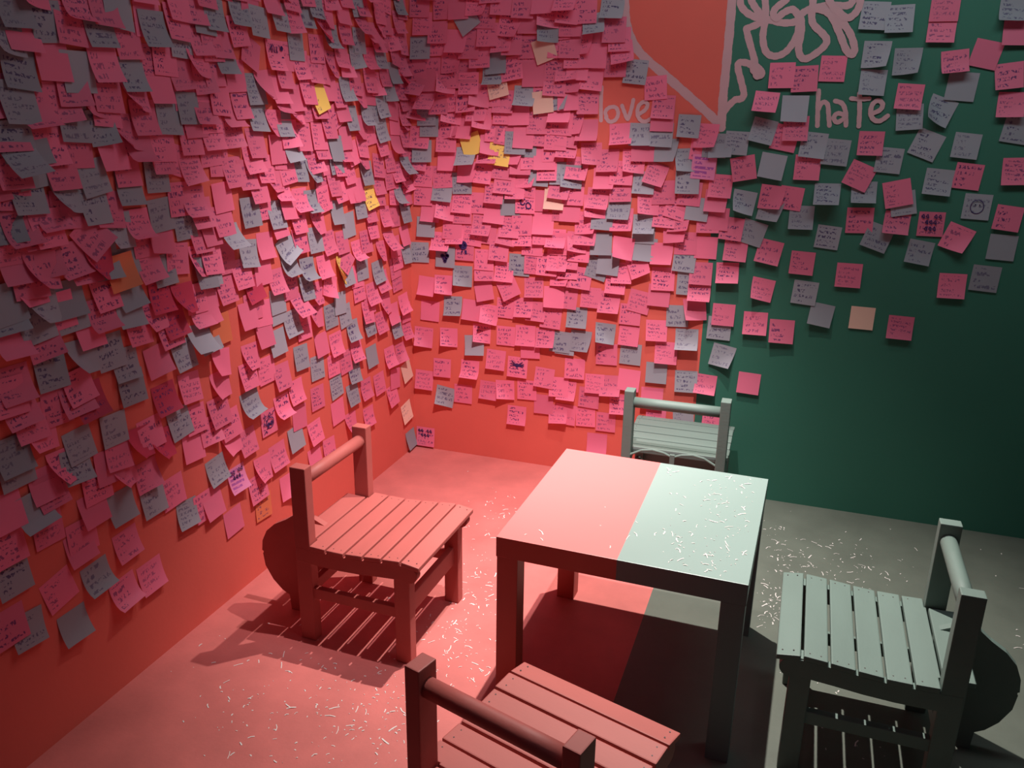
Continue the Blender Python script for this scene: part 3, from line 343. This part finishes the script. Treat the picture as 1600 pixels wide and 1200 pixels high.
def d_face(o): ink(o, 'ink_drawing', [[(-.014, -.006), (-.018, .012), (-.008, .026), (.008, .026), (.016, .012), (.012, -.010), (0, -.022), (-.012, -.012)], [(-.014, .012), (-.004, .02), (.012, .016)], [(-.014, .018), (.012, .022)], [(-.007, .002), (-.004, .002)], [(.004, .002), (.007, .002)], [(-.003, -.010), (.004, -.010)]], .0035)
def d_critter(o): ink(o, 'ink_drawing', [blob(-.006, -.006, .007), blob(.010, -.004, .007), [(-.016, -.008), (-.012, .010), (.004, .014), (.018, .008), (.018, -.010), (.004, -.018), (-.014, -.014)], [(-.028, .022), (-.022, .028), (-.018, .018), (-.026, .014)], [(-.006, .020), (.002, .030), (.006, .020), (-.004, .018)], [(.016, .026), (.026, .030)], [(-.030, -.004), (-.026, .004), (-.022, -.006)], [(-.030, -.030), (-.020, -.022), (-.016, -.030)]], .0032)
def d_hearts(o): ink(o, 'ink_drawing', [blob(.026, .018, .006), blob(.030, -.008, .006), [(-.026, .012), (-.018, .022), (-.016, .006)], [(-.008, .020), (-.006, .006)], [(.004, .022), (.004, .006)]], .0035)
def d_letters(o): ink(o, 'ink_drawing', [[(-.03 + i * .012, y), (-.025 + i * .012, y + .008), (-.022 + i * .012, y - .004), (-.03 + i * .012, y + .002)] for y in (.022, .004, -.016) for i in range(5) if (i + int(y * 1000)) % 4], .003)
def d_smile(o): ink(o, 'ink_drawing', [[(.018 * math.cos(a * .45), .02 * math.sin(a * .45)) for a in range(15)], blob(-.006, .006, .001), blob(.006, .006, .001)], .0022)
DRAW = {'spider': d_spider, 'ears': d_ears, 'round': d_round, 'hair': d_hair, 'face': d_face, 'critter': d_critter, 'hearts': d_hearts, 'letters': d_letters, 'smile': d_smile}
for nm, lst in STROKES.items():
    bm = bmesh.new()
    for k, (wd, pts) in enumerate(lst): stroke(bm, pts, wd, -0.0002 - 0.0006 * k)
    link_mesh(nm, bm, M_chalk, wall_back)

# ---------------------------------------------------------------- chairs
def seat_z(y):
    ks = [(-0.05, .290), (0.0, .2885), (.06, .286), (.115, .2855), (.17, .289), (.225, .2945), (.28, .2985), (.31, .297), (.34, .290)]
    for (a, za), (b, zb) in zip(ks, ks[1:]):
        if y <= b: return za + (zb - za) * (y - a) / (b - a)
    return ks[-1][1]
def build_chair(kind, mat):
    """seat front towards +y, back posts on y = 0"""
    root = empty('slatted_chair', (0, 0, 0))
    root['category'] = 'chair'
    for s in (-1, 1):
        bm = bmesh.new(); box(bm, s * .152 - .0155, s * .152 + .0155, -.0225, .0225, 0, .5, .0025)
        link_mesh('back_post', bm, mat, root)
        bm = bmesh.new(); box(bm, s * .150 - .016, s * .150 + .016, .262, .305, 0, .288, .0025)
        link_mesh('front_leg', bm, mat, root)
        # curved side board under the slats, rounded at its front end
        top = [(y, seat_z(y) - .0135) for y in [i * .02 - .02 for i in range(0, 17)]]
        arc = [(.306 + .022 * math.cos(a), seat_z(.3) - .036 + .022 * math.sin(a)) for a in [math.radians(d) for d in (70, 45, 20, 0, -20, -45, -70, -90)]]
        low = [(y, seat_z(y) - .055) for y in (.28, .22, .16, .10, .04, -.02)]
        bm = bmesh.new(); prism(bm, top[:-1] + arc + low, 'x', s * .157 - .011, s * .157 + .011, .0015)
        link_mesh('side_rail', bm, mat, root)
        bm = bmesh.new(); box(bm, s * .153 - .009, s * .153 + .009, .018, .268, .128, .158, .002)
        link_mesh('side_stretcher', bm, mat, root)
    bm = bmesh.new(); box(bm, -.14, .14, .274, .292, .125, .178, .002); link_mesh('front_stretcher', bm, mat, root)
    bm = bmesh.new(); box(bm, -.14, .14, -.009, .009, .13, .16, .002); link_mesh('back_stretcher', bm, mat, root)
    bm = bmesh.new(); tube(bm, [(-.14, 0, .458), (-.05, 0, .458), (.05, 0, .458), (.14, 0, .458)], .0175, 18)
    link_mesh('top_rail', bm, mat, root, smooth=False)
    for p_ in root.children[-1].data.polygons: p_.use_smooth = len(p_.vertices) == 4
    rnd = random.Random(kind)
    pitch = .0535
    for k in range(7):
        y1 = .336 - k * pitch; y0 = y1 - pitch + .0055 + rnd.uniform(-.0008, .0008)
        hw = .172 + rnd.uniform(-.0015, .0015)
        bm = bmesh.new()
        def slat(xa, xb, ya, yb):
            b2 = bmesh.new(); box(b2, xa, xb, ya, yb, 0, .0125, .0028)
            for v in b2.verts: v.co.z += seat_z(v.co.y) - .0125
            merge(bm, b2)
        if k < 5: slat(-hw, hw, y0, y1)
        elif k == 5:       # notched around the posts
            pts = [(-hw, y1), (hw, y1), (hw, .0245), (.1335, .0245), (.1335, y0), (-.1335, y0), (-.1335, .0245), (-hw, .0245)]
            b2 = bmesh.new(); prism(b2, pts, 'z', 0, .0125, .002)
            for v in b2.verts: v.co.z += seat_z(v.co.y) - .0125
            merge(bm, b2)
        else: slat(-.1335, .1335, -.045, y1)
        o = link_mesh('seat_slat', bm, mat, root)
        if k < 6:
            bm = bmesh.new()
            for s in (-1, 1):
                for dy in (.012, .034):
                    yy = y0 + dy + .002
                    if k == 5 and dy < .02: continue
                    x = s * (.157 + rnd.uniform(-.002, .002))
                    tube(bm, [(x, yy, seat_z(yy) - .003), (x, yy, seat_z(yy) + .0004)], .0016, 8)
            link_mesh('nail_heads', bm, M_nail, o)
    # rounded brace board standing on edge behind the posts, with one foot on the floor
    out = [(-.012, .284), (.03, .302), (.06, .309), (.09, .305), (.12, .284), (.16, .262), (.188, .236), (.204, .203), (.208, .172), (.2035, .170), (.2035, .166), (.206, .163),
           (.201, .125), (.178, .085), (.15, .058), (.127, .046), (.124, 0), (.088, 0), (.078, .06), (.055, .11), (.02, .15), (-.012, .16)]
    bm = bmesh.new(); prism(bm, [(-d * (1.0 if kind == 1 else .84), zz) for d, zz in out], 'x', .046, .064, 0)
    link_mesh('curved_brace', bm, mat, root)
    # twin arched rail between the posts, with a short centre upright
    bm = bmesh.new()
    for s in (-1, 1):
        pts = [(s * .004, -.018, .292), (s * .03, -.018, .302), (s * .065, -.018, .307), (s * .10, -.018, .301), (s * .14, -.018, .280)]
        tube(bm, pts, .0042, 8)
    box(bm, -.008, .008, -.023, -.014, .262, .300, .001)
    if kind == 2: link_mesh('arched_rail', bm, mat, root)
    else: bm.free()
    return root
def copy_tree(o, parent=None):
    c = o.copy(); C.objects.link(c)
    if parent: c.parent = parent
    for ch in list(o.children): copy_tree(ch, c)
    return c
R = math.radians
red = build_chair(1, M_red); red.location = (.320, -1.157, 0); red.rotation_euler.z = R(-90 - 1)
tag(red, 'red painted slatted chair with round top rail, standing by the left wall', 'chair', 'red slatted chairs')
red2 = copy_tree(red); red2.location = (1.081, -1.958, 0); red2.rotation_euler.z = R(-16.3)
tag(red2, 'red painted slatted chair at the bottom edge, seen over its round top rail', 'chair', 'red slatted chairs')
grn = build_chair(2, M_green); grn.location = (1.830, -1.208, 0); grn.rotation_euler.z = R(90)
tag(grn, 'pale green slatted chair beside the green half of the table', 'chair', 'green slatted chairs')
grn2 = copy_tree(grn); grn2.location = (1.125, -.402, 0); grn2.rotation_euler.z = R(1)
tag(grn2, 'pale green slatted chair behind the table, its seat turned to the back wall', 'chair', 'green slatted chairs')

for ch in list(grn2.children):          # the far chair has no slat between its posts
    if ch.name.startswith('curved_brace') or ch.name.startswith('seat_slat') and len(ch.children) == 0: bpy.data.objects.remove(ch)
for ch in list(grn.children):
    if ch.name.startswith('arched_rail'): bpy.data.objects.remove(ch)
# ---------------------------------------------------------------- table
t = empty('square_table', (1.153, -1.12, 0), -.0166)
tag(t, 'low square table painted half pink-red and half pale green, between the chairs', 'table')
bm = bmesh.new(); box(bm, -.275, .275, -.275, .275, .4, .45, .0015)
for f_ in bm.faces: f_.material_index = 0 if f_.normal.z > .5 else 1  # edges take the copy with shade in its colour
link_mesh('tabletop', bm, [M_table, M_table_shade], t)
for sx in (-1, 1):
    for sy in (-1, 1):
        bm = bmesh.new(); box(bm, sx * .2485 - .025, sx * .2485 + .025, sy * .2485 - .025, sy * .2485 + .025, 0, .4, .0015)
        link_mesh('leg', bm, M_table_shade, t)

# ---------------------------------------------------------------- shredded paper
def scraps(name, txt, z, label, k):
    rnd = random.Random(k); bm = bmesh.new()
    for s in txt.split():
        x, y = [int(a) / 1000 for a in s.split(',')]
        L = rnd.choice((.0012, .0016, .002, .003, .004, .006, .011)) * rnd.uniform(.7, 1.2); wd = min(L * .6, rnd.uniform(.0007, .0016))
        a = rnd.uniform(0, math.pi); c, sn = math.cos(a), math.sin(a); h = rnd.uniform(.0003, .0014); bend = rnd.uniform(-.3, .3) * L
        top = []
        for u, v, dz in ((-1, -1, 0), (0, -1, h), (1, -1, 0), (1, 1, 0), (0, 1, h), (-1, 1, 0)):
            px = u * L; py = v * wd + (bend if u == 0 else 0)
            top.append(bm.verts.new((x + c * px - sn * py, y + sn * px + c * py, z + .0006 + dz)))
        bm.faces.new((top[0], top[1], top[4], top[5])); bm.faces.new((top[1], top[2], top[3], top[4]))
    tag(link_mesh(name, bm, M_scrap), label, 'paper shreds', kind='stuff')
scraps('paper_shreds', SCRAP_FLOOR, 0.0, 'small white paper shreds scattered over the painted floor around the chairs', 1)
scraps('paper_shreds', SCRAP_TABLE, 0.45, 'small white paper shreds strewn on the pale green half of the tabletop', 2)

# ---------------------------------------------------------------- sticky notes
S_ = .038
def note_mesh(a0, a1, k, corner, side, nx=5, ny=6):
    """a square sheet held at its upper edge; it bends away from the wall towards its lower edge"""
    vs = []; H = 2 * S_; y = S_; z = 0.0; prof = [(y, z)]; m = 24
    for i in range(m):
        t = (i + .5) / m; ph = math.radians(a0 + a1 * t ** k)
        if t < .12: ph *= t / .12
        y -= math.cos(ph) * H / m; z += math.sin(ph) * H / m; prof.append((y, z))
    mid = (prof[0][0] + prof[-1][0]) / 2
    for j in range(ny + 1):
        yy, zz = prof[int(j * m / ny)]
        for i in range(nx + 1):
            u = i / nx * 2 - 1; t = j / ny
            c = 0.0
            if corner: c = max(0.0, (side * u) * .5 + .5 + t - 1.05) ** 1.6 * corner
            vs.append((u * S_ * (1 - .0 * c) - side * c * .45, yy - mid + c * .35, zz + c))
    fs = []; uvs = []
    for j in range(ny):
        for i in range(nx):
            a = j * (nx + 1) + i; fs.append((a + nx + 1, a + nx + 2, a + 1, a))
            uvs.append(((i / nx, 1 - (j + 1) / ny), ((i + 1) / nx, 1 - (j + 1) / ny), ((i + 1) / nx, 1 - j / ny), (i / nx, 1 - j / ny)))
    return vs, fs, uvs
VAR = [('flat', (2, 3, 1, 0, 1)), ('tilting', (6, 4, 1, 0, 1)), ('tilting', (9, 3, 1, .004, -1)), ('bending', (3, 22, 1.6, 0, 1)), ('bending', (6, 26, 2, .006, 1)),
       ('curling', (5, 60, 2.6, 0, 1)), ('curling', (8, 75, 3.5, .004, -1)), ('corner-lifted', (3, 6, 1, .020, 1)), ('corner-lifted', (3, 6, 1, .022, -1)),
       ('corner-lifted', (5, 14, 2, .034, -1)), ('outward-folded', (22, 30, 1.2, .004, 1)), ('outward-folded', (48, 35, 1.0, .01, -1))]
GEO = [note_mesh(*v[1]) for v in VAR]
CUM = [.22, .40, .53, .68, .77, .81, .84, .90, .955, .99, 1.0, 1.1]
MESH = {}
def get_mesh(col, var):
    if (col, var) in MESH: return MESH[(col, var)]
    vs, fs, uvs = GEO[var]
    me = bpy.data.meshes.new('sticky_note'); me.from_pydata(vs, [], fs)
    ul = me.uv_layers.new(name='UVMap'); k = 0
    for q in uvs:
        for uv in q: ul.data[k].uv = uv; k += 1
    me.materials.append(NM[col])
    for pl in me.polygons: pl.use_smooth = True
    MESH[(col, var)] = me; return me
AX = {'B': Matrix(((1, 0, 0), (0, 0, -1), (0, 1, 0))), 'L': Matrix(((0, 0, 1), (1, 0, 0), (0, 1, 0)))}
def pixel(P):
    d = P - CAM; z = d.dot(FW); return 800 + 1311.46 * d.dot(RT) / z, 600 - 1311.46 * d.dot(UP) / z
rnd = random.Random(11)
NT = []
for wall, col, txt in NOTES:
    for s in txt.split():
        h, z, r = [int(a) for a in s.split(',')]
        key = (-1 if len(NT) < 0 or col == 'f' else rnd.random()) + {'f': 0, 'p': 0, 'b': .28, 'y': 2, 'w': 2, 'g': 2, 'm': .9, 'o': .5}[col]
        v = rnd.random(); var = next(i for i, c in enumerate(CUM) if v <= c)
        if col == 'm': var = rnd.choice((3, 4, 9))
        NT.append([key, wall, 'p' if col == 'f' else col, h / 100, z / 100, math.radians(r), var])
for sp in SPECIAL_FIX: 
    best = min((n for n in NT if n[1] == sp[0] and n[2] == sp[1]), key=lambda n: (n[3] - sp[2]) ** 2 + (n[4] - sp[3]) ** 2)
    best[0] = 3.0; best[6] = sp[4]; best[5] *= 1.0 if sp[1] == 'y' else 0.3; best.append(sp[5]); best.append(sp[6])
NT.sort(key=lambda n: n[0])
H_ = np.array([[n[3], n[4], 0 if n[1] == 'L' else 1] for n in NT])
layer = []
for i, n in enumerate(NT):
    near = [layer[j] for j in range(i) if H_[j, 2] == H_[i, 2] and abs(H_[j, 0] - n[3]) < .062 and abs(H_[j, 1] - n[4]) < .068]
    layer.append(min(9, (max(near) + 1) if near else 0))
grid = [(a, b) for a in (-.029, -.01, .01, .029) for b in (-.029, -.01, .01, .029)]
score = []
for i, n in enumerate(NT):
    later = H_[i + 1:]; later = later[later[:, 2] == H_[i, 2]]
    free = 0
    for a, b in grid:
        if len(later) == 0 or not np.any((abs(later[:, 0] - n[3] - a) < .037) & (abs(later[:, 1] - n[4] - b) < .037)): free += 1
    P = Vector((0, n[3], n[4])) if n[1] == 'L' else Vector((n[3], 0, n[4]))
    ax, ay = pixel(P - AX[n[1]].transposed().row[0].to_3d() * 0), 0
    ex = AX[n[1]] @ Vector((.038, 0, 0)); ey = AX[n[1]] @ Vector((0, .038, 0))
    x0, y0 = pixel(P - ex); x1, y1 = pixel(P + ex); x2, y2 = pixel(P - ey); x3, y3 = pixel(P + ey)
    area = abs((x1 - x0) * (y3 - y2) - (x3 - x2) * (y1 - y0))
    cx, cy = pixel(P)
    inside = -15 < cx < 1615 and -15 < cy < 1215
    score.append((area * free / 16 if inside else 0) + (1e5 if len(n) > 7 else 0))
ones = 'zero one two three four five six seven eight nine ten eleven twelve thirteen fourteen fifteen sixteen seventeen eighteen nineteen'.split()
tens = 'x x twenty thirty forty fifty sixty seventy eighty ninety'.split()
def num(k):
    k = max(0, min(100, int(k)))
    if k == 100: return 'hundred'
    return ones[k] if k < 20 else tens[k // 10] + ('-' + ones[k % 10] if k % 10 else '')
CN = {'p': 'pink', 'b': 'grey-blue', 'm': 'shade-darkened pink', 'g': 'densely written magenta', 'o': 'orange', 'w': 'cream', 'y': 'yellow'}
NAME = {'p': 'pink_sticky_note', 'b': 'blue_sticky_note'}
keep = set()
for c in ('p', 'b'):
    ids = sorted([i for i, n in enumerate(NT) if n[2] == c], key=lambda i: -score[i]); keep |= set(ids[:300])
keep |= {i for i, n in enumerate(NT) if n[2] not in 'pb'}
rest = {}
def surf(n): return 'red side wall' if n[1] == 'L' else ('red back wall' if n[3] < BX - .01 else 'green back wall')
nr = random.Random(5)
for i, n in enumerate(NT):
    key, wall, col, h, z, rot, var = n[:7]
    if wall == 'L' and h > -.036: h = -.036
    if wall == 'B' and h < .04: h = .04
    M3 = AX[wall] @ Matrix.Rotation(rot, 3, 'Z') @ Matrix.Diagonal((nr.uniform(.98, 1.08),) * 3)
    off = .0006 + .0011 * layer[i]
    P = (Vector((off, h, z)) if wall == 'L' else Vector((h, -off, z)))
    M4 = Matrix.Translation(P) @ M3.to_4x4()
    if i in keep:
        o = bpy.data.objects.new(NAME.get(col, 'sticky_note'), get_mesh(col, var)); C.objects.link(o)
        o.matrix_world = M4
        cx, cy = pixel(P)
        if len(n) > 7 and n[7]: lab = n[7]
        else: lab = '%s %s note on %s %s percent across %s percent down' % (VAR[var][0], CN[col], surf(n), num(round(cx / 16)), num(round(cy / 12)))
        tag(o, lab, 'sticky note', '%s notes on the %s' % ({'p': 'pink', 'b': 'grey-blue'}.get(col, 'odd coloured'), surf(n)))
        if len(n) > 8 and n[8]: DRAW[n[8]](o)
    else:
        rest.setdefault((wall, col), []).append((M4, var))
# notes past the limit: real sheets joined into one object of kind stuff
V, F, U, SD, MI = [], [], [], [], []
mats = []
for (wall, col), lst in rest.items():
    if NM[col] not in mats: mats.append(NM[col])
    for M4, var in lst:
        vs, fs, uvs = GEO[var]; b0 = len(V); sd = nr.random()
        V += [tuple(M4 @ Vector(v)) for v in vs]; F += [tuple(b0 + k for k in f) for f in fs]
        for q in uvs: U += list(q); SD.append(sd); MI.append(mats.index(NM[col]))
if F:
    me = bpy.data.meshes.new('pink_sticky_notes'); me.from_pydata(V, [], F)
    ul = me.uv_layers.new(name='UVMap'); ul.data.foreach_set('uv', [c for uv in U for c in uv])
    at = me.attributes.new('seed', 'FLOAT', 'FACE'); at.data.foreach_set('value', SD)
    for m_ in mats: me.materials.append(m_)
    for k, pl in enumerate(me.polygons): pl.use_smooth = True; pl.material_index = MI[k]
    o = bpy.data.objects.new('pink_sticky_notes', me); C.objects.link(o)
    tag(o, 'further pink notes half hidden beneath the others on both walls', 'sticky notes', kind='stuff')
